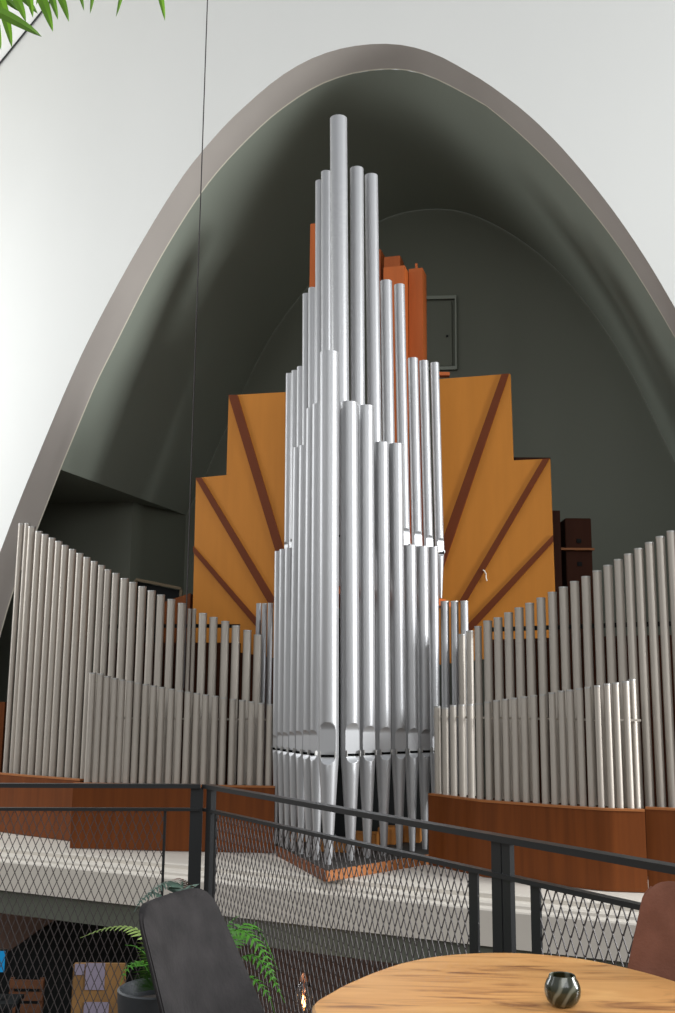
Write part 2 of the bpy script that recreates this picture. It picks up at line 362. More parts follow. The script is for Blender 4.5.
for i, (x, y) in enumerate(RF):
    Y = interp(RFY, x)+(.16 if i == 22 else 0)
    simple_pipe('organ_pipe', x, y, Y, 6.7*Y/F, ZB, M['wing'], 'short grey organ pipe, %s from left in the front row of the right wing' % ORD[i+1], 'front row pipes of the right wing')
# small step pipes between tower and wings
for i, (x, y, Y, w_) in enumerate([(258.9, 603.2, 14.6, 5.2), (264.6, 603.2, 14.48, 5.2), (270.6, 603, 14.36, 5.4)]):
    simple_pipe('organ_pipe', x, y, Y, w_*Y/F, ZB-.4, M['pipe'], 'short silver pipe left of the tower, %s of three before the orange panel' % ORD[i+1], 'short pipes left of the tower')
for i, (x, y, Y, w_) in enumerate([(444.8, 601, 13.35, 8.4), (454.6, 600.8, 13.3, 7.6), (464.3, 600.7, 13.25, 7.6)]):
    simple_pipe('organ_pipe', x, y, Y, w_*Y/F, ZB-.4, M['pipe'], 'short silver pipe right of the tower, %s of three before the orange panel' % ORD[i+1], 'short pipes right of the tower')

def flue_pipe(x, y, Y, dia, zslot, zfoot, face, label, group, tip=.36, mh=.35, xb=None):
    """full flue pipe: open resonator with flattened mouth, slot, ears, conical foot. face = angle the mouth looks to"""
    t = P(x, y, Y); r = dia/2; y += r*(t.z-H)/Y/Y*F*.8; t = P(x, y, Y); h = t.z
    root = empty('organ_pipe', (t.x, t.y, zfoot), face); tag(root, label, 'organ pipe', group)
    if xb:                             # the pipes of the tower fan out slightly
        yy = 757 if zslot < 2 else 545; q = P(xb, yy, Y); k = (t.x-q.x)/(t.z-q.z)
        root.matrix_world = Matrix.Translation((t.x-k*(t.z-zfoot), t.y, zfoot)) @ Matrix.Rotation(math.atan(k), 4, 'Y') @ Matrix.Rotation(face, 4, 'Z')
    zs_ = zslot-zfoot; ht = h-zfoot; mh = mh*dia/.22
    N = 84
    def flat(z):                       # half width of the flattened mouth at height z above slot / below
        w0 = .74*r
        if z >= 0:
            c = mh-w0
            if z <= c: w = w0
            elif z >= mh: w = 0
            else: w = w0*math.sqrt(max(0, 1-((z-c)/w0)**2))
        else:
            w = w0*math.sqrt(max(0, 1-(z/(w0*1.15))**2)) if z > -w0*1.15 else 0
        return w
    def ring(bm, R, z, zz):
        w = flat(zz); d = math.sqrt(max(0, R*R-w*w)) if w > 0 else 10
        vs = []
        for k in range(N):
            a = 2*PI*k/N; fx = R*math.cos(a)
            if w > 0 and fx > d: fx = d-.05*r*(w/(.74*r))
            vs.append(bm.verts.new((fx, R*math.sin(a), z)))
        return vs
    def stack(bm, rings):
        for a, b_ in zip(rings, rings[1:]):
            for k in range(N): bm.faces.new((a[k], a[(k+1) % N], b_[(k+1) % N], b_[k]))
    bm = nb(); rs = []
    for j in range(37): z = mh*1.03*j/36; rs.append(ring(bm, r, zs_+z, z))
    rs.append(ring(bm, r, ht-.02, 99)); rs.append(ring(bm, r, ht, 99))
    rs.append(ring(bm, r-.007, ht, 99)); rs.append(ring(bm, r-.007, ht-.4, 99)); stack(bm, rs)
    bm.faces.new(rs[-1]); bm.faces.new(rs[0][::-1])
    finish('resonator', bm, M['pipe'], root, 28)
    bm = nb(); rs = []; tipr = r*tip
    ll = .74*r*1.2
    for j in range(15): z = -ll*j/14; rs.append(ring(bm, r-(r-tipr)*(-z/zs_)*.9, zs_+z-.002, z))
    for j in range(1, 9):
        z = ll+(zs_-ll)*j/8; rs.append(ring(bm, r-(r-tipr)*(z/zs_), zs_-z, -99))
    stack(bm, rs); bm.faces.new(rs[0]); bm.faces.new(rs[-1][::-1])
    finish('foot', bm, M['pipe'], root, 28)
    w0 = .74*r; d0 = math.sqrt(r*r-w0*w0)
    bm = nb(); add_box(bm, V(d0-.04*r, 0, zs_-.006), (.014, w0*1.8, .026)); finish('mouth_slot', bm, M['hole'], root)
    for s in (-1, 1):
        bm = nb(); add_box(bm, V(d0+.10*r, s*w0*1.0, zs_+.01), (.50*r, .010, .62*r), bev=.002)
        finish('ear', bm, M['mouthm'], root)
    return root
ZT = -.275; ZM = .868           # tower board and mouth height
aL, aR, aC = math.radians(-140), math.radians(-68), math.radians(-97)
flue_pipe(329.2, 350.4, 11.8, 19.8*11.8/F, ZM, ZT, aC, 'largest silver organ pipe at the front corner of the tower, mouth facing out', 'front pipes of the tower', xb=328.6)
Rr = [(348.8, 401, 12.08, .197), (365.7, 404.7, 12.30, .178), (381.2, 441.7, 12.50, .168), (395.8, 443, 12.70, .160), (409.4, 545, 12.88, .156), (422.2, 546, 13.05, .148), (433.2, 546.6, 13.22, .118)]
for i, (x, y, Y, d) in enumerate(Rr):
    flue_pipe(x, y, Y, d*1.09, ZM, ZT, aR, 'silver organ pipe, %s to the right of the largest front corner pipe' % ORD[i+1], 'front pipes of the tower', xb=[350.2, 367, 383.3, 398.6, 411.4, 424, 434.8][i])
Ll = [(311.9, 403.3, 12.1, .165), (305.9, 407.7, 12.32, .16), (298.9, 445, 12.55, .15), (293.0, 447, 12.78, .14), (284.8, 547.7, 13.0, .13), (279.3, 549, 13.22, .125), (274.6, 551, 13.42, .10)]
for i, (x, y, Y, d) in enumerate(Ll):
    flue_pipe(x+d*F/Y/2, y, Y, d, ZM, ZT, aL, 'silver organ pipe, %s to the left of the largest front corner pipe' % ORD[i+1], 'front pipes of the tower', xb=[310, 303, 295.7, 289, 282.8, 277.3, 272.6][i]+d*F/Y/2)
ZM2 = H+149*13.7/F; ZS = P(446, 599, 13.9).z
flue_pipe(338.5, 114.5, 12.45, 18.6*12.45/F, ZM2, ZS, aC, 'tallest silver organ pipe rising above everything at the tower top', 'upper pipes of the tower', xb=341)
Rb = [(356.7, 166, 12.68, 14), (371.2, 173, 12.87, 13.6), (386.0, 279.5, 13.06, 12), (399.3, 283.5, 13.25, 10.8), (412.8, 357.3, 13.44, 10.3), (423.7, 360, 13.62, 9.2), (434.6, 362, 13.80, 8.7)]
for i, (x, y, Y, w_) in enumerate(Rb):
    flue_pipe(x, y, Y, w_*1.05*Y/F, ZM2, ZS, aR, 'upper silver organ pipe, %s to the right of the tallest pipe' % ORD[i+1], 'upper pipes of the tower', tip=.3, xb=[358.5, 376, 390.2, 404.6, 417, 428.5, 439.4][i])
Lb = [(320.7, 170, 12.72, .135), (315, 179.5, 12.94, .13), (308, 287, 13.16, .12), (302.3, 293, 13.38, .115), (296.8, 366, 13.6, .11), (291.3, 370, 13.82, .105), (285.8, 373, 14.04, .10)]
for i, (x, y, Y, d) in enumerate(Lb):
    flue_pipe(x+d*F/Y/2, y, Y, d, ZM2, ZS, aL, 'upper silver organ pipe, %s to the left of the tallest pipe' % ORD[i+1], 'upper pipes of the tower', tip=.3, xb=[321, 314.8, 307.5, 301.5, 295.8, 290, 284.2][i]+d*F/Y/2)

# ------------------------------------------------------------------ tower casework
tip = P(328, 872, 11.55); zt = ZT
lT = Pz(277, 846, -.28); rT = Pz(437, 853, -.28); tp = Pz(326, 871, -.28)
base = empty('pipe_platform', (0, 13, ZT-.11)); tag(base, 'pointed wooden platform carrying the tall front pipes of the tower', 'organ base')
def slab(bm, pts, z0, z1): add_hexa(bm, [V(p.x, p.y, z0) for p in pts], [V(p.x, p.y, z1) for p in pts])
bm = nb(); slab(bm, [tp+V(0, .05, 0), rT+V(-.03, 0, 0), V(1.3, 14.0, 0), V(-.8, 14.3, 0), lT+V(.04, 0, 0)], ZT-.10, ZT-.002); fin_w('platform', bm, M['loft'], base)
bm = nb(); add_bar(bm, V(tp.x, tp.y, ZT-.058), V(lT.x, lT.y, ZT-.058), .03, .105); fin_w('edge_board', bm, M['mahog'], base)
bm = nb(); add_bar(bm, V(tp.x, tp.y, ZT-.058), V(rT.x, rT.y, ZT-.058), .03, .105); fin_w('edge_board', bm, M['mahogedge'], base)
# wind chest blocks seen between the feet
specs = [(338, 862, 12.7, .40, .13), (366, 846, 13.1, .30, .16), (389, 838, 13.4, .22, .2), (413, 838, 13.6, .24, .2), (300, 858, 13.6, .25, .12)]
for i, (x, y, Y, w_, h_) in enumerate(specs):
    p = P(x, y, Y); bm = nb(); add_box(bm, V(0, 0, h_/2), (w_, .3, h_), bev=.008)
    for s in (-.3, .3): add_box(bm, V(s*w_, -.152, h_/2), (.012, .012, h_*.9))
    o = finish('wind_chest_block', bm, M['ply']); o.location = (p.x, Y+.15, ZT)
    o.rotation_euler.z = -.2; tag(o, 'amber wooden block behind the tower pipe feet, %s from left' % ORD[[2, 3, 4, 5, 1][i]], 'wooden block', 'wooden blocks behind the pipe feet')
# dark inner case behind the tower feet and mouths
bm = nb(); slab(bm, [V(-.75, 14.35, 0), V(1.25, 14.0, 0), V(1.25, 14.25, 0), V(-.75, 14.6, 0)], ZT, 2.55); add_box(bm, V(.25, 14.12, .6), (2.0, .1, .06), rz=-.17)
tag(finish('tower_case', bm, M['dark']), 'near-black case wall behind the lower tower pipes', 'organ case')
# shelf carrying the upper pipes
bm = nb(); slab(bm, [V(-.06, 12.25, 0), V(1.33, 13.72, 0), V(1.52, 13.95, 0), V(1.3, 14.3, 0), V(-.7, 14.3, 0), V(-.68, 13.9, 0)], ZS-.10, ZS-.035)
slab(bm, [V(-.06, 12.3, 0), V(1.30, 13.75, 0), V(1.45, 13.95, 0), V(1.25, 14.28, 0), V(-.68, 14.28, 0), V(-.66, 13.92, 0)], ZS-.034, ZS-.001)
tag(finish('pipe_shelf', bm, M['redwood']), 'reddish wooden shelf under the upper tower pipes, beside the orange panel', 'shelf')

# wooden bass pipes behind the tower top
def wood_pipe(xl, xr, yt, Y, dep, label, cap=0):
    a = P(xl, yt, Y); b_ = P(xr, yt, Y); wd = (b_.x-a.x)*.86; zb = 2.86
    root = empty('wooden_organ_pipe', ((a.x+b_.x)/2, Y+dep/2, zb), 0); root.rotation_euler.z = math.radians(-16)
    tag(root, label, 'organ pipe', 'wooden pipes behind the tower')
    h = a.z-zb; bm = nb()
    add_box(bm, V(0, 0, h/2), (wd, dep, h), bev=.006); finish('body', bm, M['redwood'], root)
    bm = nb(); add_box(bm, V(0, 0, h), (wd*.7, dep*.7, .02), bev=.004)
    if cap: add_lathe(bm, [(.0, .0), (.02, .0), (.02, .09), (0, .09)], 10, V(0, -dep*.3, h+.005)); finish('stopper', bm, M['redwood'], root)
wood_pipe(312.4, 322, 223, 15.2, .35, 'narrow orange wooden pipe peeping out left of the tallest metal pipes')
wood_pipe(376, 384, 249, 15.5, .30, 'orange wooden pipe just right of the tall metal pipes, mostly hidden')
wood_pipe(384.6, 404, 256, 15.3, .25, 'orange wooden pipe with the highest square top, behind its neighbour')
wood_pipe(384, 409.6, 266, 14.6, .30, 'wide orange wooden pipe standing nearest, right of the metal pipes')
wood_pipe(410, 426.6, 268, 14.75, .30, 'rightmost orange wooden pipe behind the tower top', 1)

# ------------------------------------------------------------------ stepped orange panels
def panel(name, label, pts, strips, Yf, m=M['orange']):
    """pts outline in order; Yf(x) gives distance for a column of the picture"""
    q = [P(x, y, Yf(x)) for x, y in pts]
    root = empty(name, (q[0].x, q[0].y, min(p.z for p in q))); tag(root, label, 'organ panel')
    a, b_ = q[0], q[2]
    # plane fit through two far columns
    xs = sorted(q, key=lambda p: p.x); d = (xs[-1]-xs[0]); d.z = 0; d.normalize(); nrm = V(d.y, -d.x, 0)
    if nrm.y > 0: nrm = -nrm
    base_ = xs[0]
    def proj(p): return p-nrm*((p-base_).dot(nrm))
    q = [proj(p) for p in q]
    bm = nb(); add_hexa(bm, q, [p-nrm*.06 for p in q]); fin_w('board', bm, m, root)
    for s in strips:
        ss = [proj(P(x, y, Yf(x))) for x, y in s]
        bm = nb(); add_hexa(bm, [p+nrm*.001 for p in ss], [p+nrm*.025 for p in ss]); fin_w('strip', bm, M['strip'], root)
    return root
YL = lambda x: 14.95+(285-x)*.0055
YR = lambda x: 14.55-(x-440)*.0050
panel('stepped_panel', 'stepped orange wooden panel with brown rays left of the tower',
      [(288, 391.5), (228.4, 395), (226.4, 475), (196, 478), (192.8, 645), (288, 660)],
      [[(228.6, 395), (237.5, 395), (290, 570), (281.5, 570)], [(196, 478), (202, 478), (276, 600), (270, 605)], [(194.3, 546.5), (194.2, 552.5), (258, 628), (262, 624)]], YL)
panel('stepped_panel', 'stepped orange wooden panel with brown rays right of the tower',
      [(436, 379.5), (510.4, 374.5), (513.2, 460.8), (550, 459.2), (556.5, 650), (436, 665)],
      [[(502.5, 375.1), (509.5, 374.7), (443.5, 569), (441, 546)], [(543.5, 459.6), (549.8, 459.4), (466, 603), (459.5, 602)], [(553.4, 535.5), (553.6, 542), (469, 634), (466, 627)]], YR)
# dangling cord on the right panel
pts = [P(x, y, YR(484)-.05) for x, y in ((483, 570), (484.5, 571), (486, 574), (486, 577), (487, 581))]
bm = nb(); add_tube(bm, pts, .008, 6); tag(finish('cord', bm, M['plasticw']), 'short loose white cord hanging on the right orange panel', 'cord')
# small wooden cleat on top of right panel near tower
p = P(443.5, 374.8, 14.6); bm = nb(); add_box(bm, V(0, 0, 0), (.17, .12, .05), bev=.005); o = finish('wooden_cleat', bm, M['redwood']); o.location = p; tag(o, 'small light wooden cleat at the top inner corner of the right orange panel', 'wooden cleat')
# organ cases behind the panels
def case(name, label, pts, Y0, Y1, m, zb=-.385):
    q = [P(x, y, Y0) for x, y in pts]; zt_ = max(p.z for p in q)
    root = empty(name, (q[0].x, Y0, zb)); tag(root, label, 'organ case'); return root, q
ra, rb_ = P(500, 470, 14.3), P(563, 508, 14.3)
bm = nb(); add_box(bm, V((ra.x+rb_.x)/2, 15.2, (ZB-.8+rb_.z)/2), (rb_.x-ra.x, 1.4, rb_.z-(ZB-.8)))
rc = P(557, 479, 14.3); add_box(bm, V((ra.x+rc.x)/2, 15.3, (rc.z)/2), (rc.x-ra.x, 1.2, rc.z+.8))
tag(finish('swell_box', bm, M['darkwood']), 'dark brown wooden box behind the right orange panel', 'organ case')
la, lb = P(215, 480, 15.6), P(290, 480, 15.6)
bm = nb(); add_box(bm, V((la.x+lb.x)/2, 16.3, 1.9), (lb.x-la.x, 1.0, 4.6)); add_box(bm, V((la.x+lb.x)/2, 16.3, 4.25), (lb.x-la.x-.1, .9, .08))
tag(finish('swell_box', bm, M['darkwood']), 'dark wooden box behind the left orange panel', 'organ case')
# tall brown bass box at the right with ledge
q0 = P(565, 518, 14.9); q1 = P(591, 518, 14.9)
root = empty('bass_chest', ((q0.x+q1.x)/2, 15.2, -.385)); tag(root, 'dark reddish brown wooden chest right of the right orange panel', 'organ case')
h_ = q0.z+.385; wd = q1.x-q0.x
bm = nb(); add_box(bm, V(0, 0, h_/2), (wd, .6, h_), bev=.01); finish('body', bm, M['darkwood'], root)
lz = P(577, 549.5, 14.9).z+.385
bm = nb(); add_box(bm, V(-.03, -.33, lz), (wd+.1, .07, .03)); finish('ledge', bm, M['mahogedge'], root)
for yy in (541, 564):
    bm = nb(); add_box(bm, V(.0, -.305, P(577, yy, 14.9).z+.385), (.07, .03, .06), bev=.006); finish('latch', bm, M['dark'], root)
# reddish boards behind left wing, with tan window frame
q0 = P(158, 604, 15.5); q1 = P(190.5, 593, 15.5)
bm = nb(); pts = [V(q0.x, 15.5, -.385), V(q1.x, 15.5, -.385), V(q1.x, 15.5, q1.z), V(q0.x, 15.5, q0.z)]
add_hexa(bm, pts, [p+V(0, .5, 0) for p in pts]); tag(finish('side_case', bm, M['mahog']), 'reddish brown wooden case left of the left orange panel', 'organ case')
fa = P(136, 579.5, 17.6); fb = P(181, 588.5, 17.6); root = empty('wall_frame', (fa.x, 17.6, fa.z-1.0)); tag(root, 'tan wooden frame on the dark alcove wall above the left wing pipes', 'frame')
bm = nb(); add_bar(bm, fa, fb, .06, .045); fin_w('rail', bm, M['ltrim'], root)
bm = nb(); add_bar(bm, P(136, 579.5, 17.6)+V(0, .01, 0), P(136, 579.5, 17.6)+V(0, .01, -1.2), .045, .05); fin_w('stile', bm, M['ltrim'], root)
bm = nb(); add_bar(bm, fb+V(0, .01, 0), fb+V(0, .01, -1.2), .045, .05); fin_w('stile', bm, M['ltrim'], root)
bm = nb(); pq = [fa+V(.02, .06, -.03), fb+V(-.02, .06, -.03), fb+V(-.02, .06, -1.2), fa+V(.02, .06, -1.2)]; add_hexa(bm, pq, [p+V(0, .02, 0) for p in pq]); fin_w('board', bm, M['dark'], root)
# chests behind the wing pipes
def run_box(name, label, tab, x0, x1, off, z0, z1, th, m, n=10, kind='organ case'):
    bm = nb(); fr = []; 
    for i in range(n+1):
        x = x0+(x1-x0)*i/n; Y = interp(tab, x)+off; p = P(x, 700, Y); fr.append(V(p.x, p.y, 0))
    out = []
    rows = []
    for i, p in enumerate(fr):
        d = (fr[min(i+1, n)]-fr[max(i-1, 0)]).normalized(); nr = V(-d.y, d.x, 0)
        if nr.y < 0: nr = -nr
        b_ = p+nr*th
        rows.append([bm.verts.new((p.x, p.y, z0)), bm.verts.new((p.x, p.y, z1)), bm.verts.new((b_.x, b_.y, z1)), bm.verts.new((b_.x, b_.y, z0))])
    for a, b_ in zip(rows, rows[1:]):
        for k in range(4): bm.faces.new((a[k], a[(k+1) % 4], b_[(k+1) % 4], b_[k]))
    bm.faces.new(rows[0]); bm.faces.new(rows[-1][::-1])
    return bm
zr1 = H-20*12.6/F
for tab, x0, x1, side in ((LFY, 88, 274, 'left'), (RFY, 433, 640, 'right')):
    bm = run_box('', '', tab, x0, x1, .09, P((x0+x1)/2, 719, interp(tab, (x0+x1)/2)).z-.01, P((x0+x1)/2, 719, interp(tab, (x0+x1)/2)).z+.012, .02, M['steel'])
    tag(finish('rack_rail', bm, M['wing']), 'thin grey rail holding the front row of %s wing pipes' % side, 'rail')
for tab, x0, x1, side in ((LBY, 100, 238, 'left'), (RBY, 490, 690, 'right')):
    Ym = interp(tab, (x0+x1)/2); z_ = P((x0+x1)/2, 625, Ym).z
    bm = run_box('', '', tab, x0, x1, .10, z_-.03, z_+.02, .03, M['dark']); tag(finish('rack_rail', bm, M['dark']), 'black rail behind the back row of %s wing pipes' % side, 'rail')
    bm = run_box('', '', tab, x0, x1, .50, -.385, P(x0, 640, Ym).z if side == 'left' else z_-.1, .12, M['darkwood'])
    tag(finish('inner_case', bm, M['darkwood']), 'dark brown wooden case behind the %s wing pipes' % side, 'organ case')
# ------------------------------------------------------------------ curved skirts of the wings
def skirt(label, tab, x0, x1, off, zb, zt_):
    p0 = P(x0, 800, interp(tab, x0)); root = empty('wing_skirt', (p0.x, p0.y+off, zb)); tag(root, label, 'organ casing')
    bm = run_box('', '', tab, x0, x1, off, zb, zt_-.022, .03, None, 16); fin_w('board', bm, M['mahog'], root)
    bm = run_box('', '', tab, x0, x1, off-.012, zt_-.022, zt_, .075, None, 16); fin_w('top_edge', bm, M['mahogedge'], root)
    bm = run_box('', '', tab, x0, x1, off+.08, zt_-.08, zt_-.03, .42, None, 16); fin_w('pipe_deck', bm, M['darkwood'], root)
ZK = P(550, 805, 11.35-.12).z
ZKb = P(600, 886, 11.0).z
skirt('curved mahogany board below the front row of the right wing', RFY, 427.5, 640, -.12, -.380, ZK+.0)
skirt('mahogany board at far right, set back beyond the curved board', [(640, 11.2), (720, 10.9)], 640.5, 715, -.1, -.380, ZK+.0)
skirt('flat mahogany board below the front row of the left wing', LFY, 77.5, 276.5, -.12, -.380, ZK)
skirt('mahogany board at far left, running back below the tallest left pipes', [(-60, 16.0), (0, 15.5), (30, 15.05), (60, 14.68), (95, 14.25)], -40, 84, -.14, -.380, ZK)
p = P(-6, 702, 16.3)
bm = nb(); add_box(bm, V(p.x-.35, 16.5, (p.z-.385)/2), (.95, .12, p.z+.385)); tag(finish('end_board', bm, M['mahog']), 'mahogany board standing at the far left edge behind the pipes', 'organ casing')

# ------------------------------------------------------------------ hanging cable
top = P(208.5, -30, 14.05); 
bm = nb(); add_tube(bm, [V(top.x, top.y, 1.6), V(top.x, top.y, top.z+.6)], .0085, 8)
o = finish('hanging_cable', bm, M['wire']); tag(o, 'thin dark cable hanging down in front of the arch, left of the tower', 'cable')

# ------------------------------------------------------------------ lower room things seen through the mesh
lower = -3.7
def lowbox(x0, y0, x1, Y, z0=lower):
    a = P(x0, y0, Y); b_ = P(x1, y0, Y); return a, b_
a, b_ = lowbox(74, 963, 126, 12.2)
root = empty('notice_board', ((a.x+b_.x)/2, 12.2, lower)); tag(root, 'brown board with lilac papers pinned on it, below the gallery at left', 'notice board')
hh = a.z-lower; wd = b_.x-a.x
bm = nb(); add_box(bm, V(0, 0, hh/2), (wd, .08, hh), bev=.01); finish('board', bm, M['card'], root)
for (x0, y0, x1, y1) in ((86, 963, 104, 990), (75, 964, 84, 975), (84, 1002, 108, 1022)):
    p = P(x0, y0, 12.15); q = P(x1, y1, 12.15); bm = nb(); add_box(bm, V((p.x+q.x)/2-root.location.x, -.048, (p.z+q.z)/2-lower), (q.x-p.x, .006, p.z-q.z)); finish('paper', bm, M['paper'], root)
# dark rounded hood
bm = nb(); prof_ = [(-60, 990), (-20, 972), (4, 956), (22, 943), (42, 931), (60, 924), (85, 921), (130, 924), (170, 930)]
q = [P(x, y, 14.6) for x, y in prof_]; q = [V(q[-1].x, 14.6, lower)]+q[::-1]+[V(q[0].x, 14.6, lower)]
add_hexa(bm, q, [p+V(0, .8, 0) for p in q]); tag(finish('rounded_booth', bm, M['dark']), 'near-black booth with rounded shoulder under the gallery at left', 'booth')
a, b_ = lowbox(10, 978, 44, 13.3)
root = empty('wooden_crate', ((a.x+b_.x)/2, 13.3, lower)); tag(root, 'orange-brown slatted wooden crate below the gallery at far left', 'crate')
hh = a.z-lower; wd = b_.x-a.x
bm = nb()
for k in range(14): add_box(bm, V(0, 0, hh*(k+.5)/14), (wd, .03, hh/14*.72), bev=.004)
finish('slats', bm, M['rust'], root)
for s in (-1, 1):
    bm = nb(); add_box(bm, V(s*wd*.44, .03, hh/2), (.05, .03, hh)); finish('batten', bm, M['rust'], root)
a = P(-8, 951, 12.4); b_ = P(4, 972, 12.4); root = empty('monitor', ((a.x+b_.x)/2, 12.4, b_.z-.25)); tag(root, 'small glowing blue screen at the far left edge below the gallery', 'screen')
bm = nb(); add_box(bm, V(0, 0, .25+(a.z-b_.z)/2), (b_.x-a.x, .01, a.z-b_.z)); finish('display', bm, M['screen'], root)
bm = nb(); add_box(bm, V(0, .025, .25+(a.z-b_.z)/2), (b_.x-a.x+.03, .03, a.z-b_.z+.03), bev=.004); add_box(bm, V(0, .03, .1), (.04, .02, .2)); add_box(bm, V(0, .03, -.02), (.2, .12, .02)); finish('housing', bm, M['dark'], root)
a = P(-2, 990, 12.4); bm = nb(); zt2 = root.location.z-.036; add_box(bm, V(0, 0, (zt2-lower)-.02), (.5, .4, .04)); 
for sx in (-.2, .2):
    for sy in (-.15, .15): add_box(bm, V(sx, sy, (zt2-lower)/2-.02), (.04, .04, zt2-lower-.04))
o = finish('side_table', bm, M['dark']); o.location = (root.location.x, 12.43, lower); tag(o, 'dark tall stand under the small blue screen', 'stand')
# bulb lamp hanging below the beam
p = P(304, 990, 11.75)
root = empty('pendant_lamp', (p.x, p.y, p.z)); tag(root, 'hanging lamp with glowing filament bulb and copper cap below the gallery', 'lamp')
bm = nb(); add_lathe(bm, [(.035, .10), (.09, .04), (.11, -.06), (.10, -.16), (.07, -.22), (.066, -.22), (.096, -.16), (.106, -.06), (.086, .04), (.033, .095)], 24); finish('glass_shade', bm, M['glass'], root)
bm = nb(); add_lathe(bm, [(0, .17), (.015, .17), (.045, .13), (.05, .09), (0, .09)], 20); finish('cap', bm, M['copper'], root)
bm = nb(); add_tube(bm, [V(0, 0, .16), V(0, 0, -1.14-p.z)], .006, 6); finish('cord', bm, M['wire'], root)
bm = nb(); add_lathe(bm, [(0, -.17), (.018, -.155), (.022, -.12), (.012, -.06), (0, -.055)], 12); finish('bulb', bm, M['fil'], root)
bm = nb(); add_lathe(bm, [(0, .09), (.012, .09), (.012, -.055), (0, -.055)], 8); finish('socket', bm, M['copper'], root)
L = bpy.data.lights.new('bulb_light', 'POINT'); L.energy = 12; L.color = (1, .6, .3); L.shadow_soft_size = .03
lo = bpy.data.objects.new('bulb_light', L); C.objects.link(lo); lo.location = (p.x, p.y-.2, p.z-.12)

# ------------------------------------------------------------------ railing
ZR = 1.0; ZMID = .874
def RP(x, y, z): return Pz(x, y, z)
cor = Pz(206, 784, ZR); far = Pz(675, 865, ZR); lf = Pz(0, 783.2, ZR)
dr = (far-cor).normalized(); dl = (lf-cor).normalized()
def on_right(x):                        # point of the right rail line in picture column x
    lo_, hi = -.5, 6
    for _ in range(50):
        mid = (lo_+hi)/2; p = cor+dr*mid; v = p-CAM; sx = v.dot(RT)/v.dot(fw)*F+CX
        if sx < x: lo_ = mid
        else: hi = mid
    return mid
def on_left(x):
    lo_, hi = -.5, 6
    for _ in range(50):
        mid = (lo_+hi)/2; p = cor+dl*mid; v = p-CAM; sx = v.dot(RT)/v.dot(fw)*F+CX
        if sx > x: lo_ = mid
        else: hi = mid
    return mid
def at(o, d, s, z): p = o+d*s; return V(p.x, p.y, z)
def mesh_lines(bm, o, d, s0, s1, z0, z1, W, Hh, wid, dep):
    nrm = V(-d.y, d.x, 0).normalized(); k = Hh/W
    for sg in (1, -1):
        c = -math.ceil((z1-z0)/k/W)*W-W
        while c < (s1-s0)+(z1-z0)/k+W:
            # line: s = c + t/k*sg..., z = z0 + t
            if sg == 1: sa, sb_ = c, c+(z1-z0)/k
            else: sa, sb_ = c+(z1-z0)/k, c
            za, zb = z0, z1
            # clip in s
            def clip(sa, za, sb_, zb):
                lo_, hi = 0.0, 1.0; ds = sb_-sa
                for lim, gt in ((0, True), (s1-s0, False)):
                    t = (lim-sa)/ds
                    inside_a = sa >= lim if gt else sa <= lim; inside_b = sb_ >= lim if gt else sb_ <= lim
                    if not inside_a and not inside_b: return None
                    if not inside_a: lo_ = max(lo_, t)
                    if not inside_b: hi = min(hi, t)
                if hi-lo_ < 1e-3: return None
                return sa+ds*lo_, za+(zb-za)*lo_, sa+ds*hi, za+(zb-za)*hi
            r = clip(sa, za, sb_, zb)
            if r:
                a_ = at(o, d, s0+r[0], r[1])+nrm*(dep*.5*sg); b2 = at(o, d, s0+r[2], r[3])+nrm*(dep*.5*sg)
                dd = (b2-a_).normalized(); t_ = dd.cross(nrm).normalized()*wid/2; nn = nrm*dep*.5
                add_hexa(bm, [a_+t_+nn, a_-t_+nn, a_-t_-nn, a_+t_-nn], [b2+t_+nn, b2-t_+nn, b2-t_-nn, b2+t_-nn])
            c += W
def rail_section(label, o, d, s0, s1, panels, zlow=-.35):
    root = empty('railing', at(o, d, s0, 0)); tag(root, label, 'railing')
    bm = nb(); add_bar(bm, at(o, d, s0, ZR-.011), at(o, d, s1, ZR-.011), .05, .022); fin_w('handrail', bm, M['steel'], root)
    bm = nb(); add_bar(bm, at(o, d, s0, ZMID-.008), at(o, d, s1, ZMID-.008), .034, .016); fin_w('mid_rail', bm, M['steel'], root)
    bm = nb(); add_bar(bm, at(o, d, s0, zlow+.015), at(o, d, s1, zlow+.015), .03, .03); fin_w('bottom_rail', bm, M['steel'], root)
    for a_, b2, wl, wr in panels:
        for s, w_ in ((a_, wl), (b2, wr)):
            if w_:
                bm = nb(); sgn = 1 if s == a_ else -1
                add_bar(bm, at(o, d, s+sgn*w_/2, zlow+.03), at(o, d, s+sgn*w_/2, ZMID-.016), .008, w_, up=d)
                fin_w('panel_frame', bm, M['steel'], root)
        bm = nb(); mesh_lines(bm, o, d, a_, b2, zlow+.02, ZMID-.015, .0405, .092, .0036, .003)
        fin_w('mesh_panel', bm, M['mesh'], root)
    return root
def post(root, p, d, w_, zlow=-.45):
    bm = nb(); add_bar(bm, V(p.x, p.y, zlow), V(p.x, p.y, ZR-.022), .012, w_, up=d); return bm
sP0, sP1 = on_right(493), on_right(511.5)
r1 = rail_section('black steel railing with diamond mesh running diagonally towards the right', cor, dr, 0.0, on_right(690)+.6,
    [(on_right(216), on_right(477.5), .02, .05), (on_right(530), on_right(690)+.5, .045, 0)])
for xa, xb in ((493, 502.6), (504, 511.6)):
    sa, sb_ = on_right(xa), on_right(xb)
    bm = nb(); add_bar(bm, at(cor, dr, (sa+sb_)/2, -.45), at(cor, dr, (sa+sb_)/2, ZR-.022), .02, sb_-sa, up=dr); fin_w('post', bm, M['steel'], r1)
r2_ = rail_section('black steel railing with diamond mesh at left, parallel to the gallery', cor, dl, 0.03, on_left(-40),
    [(on_left(167.5), on_left(-35), .014, .014)])
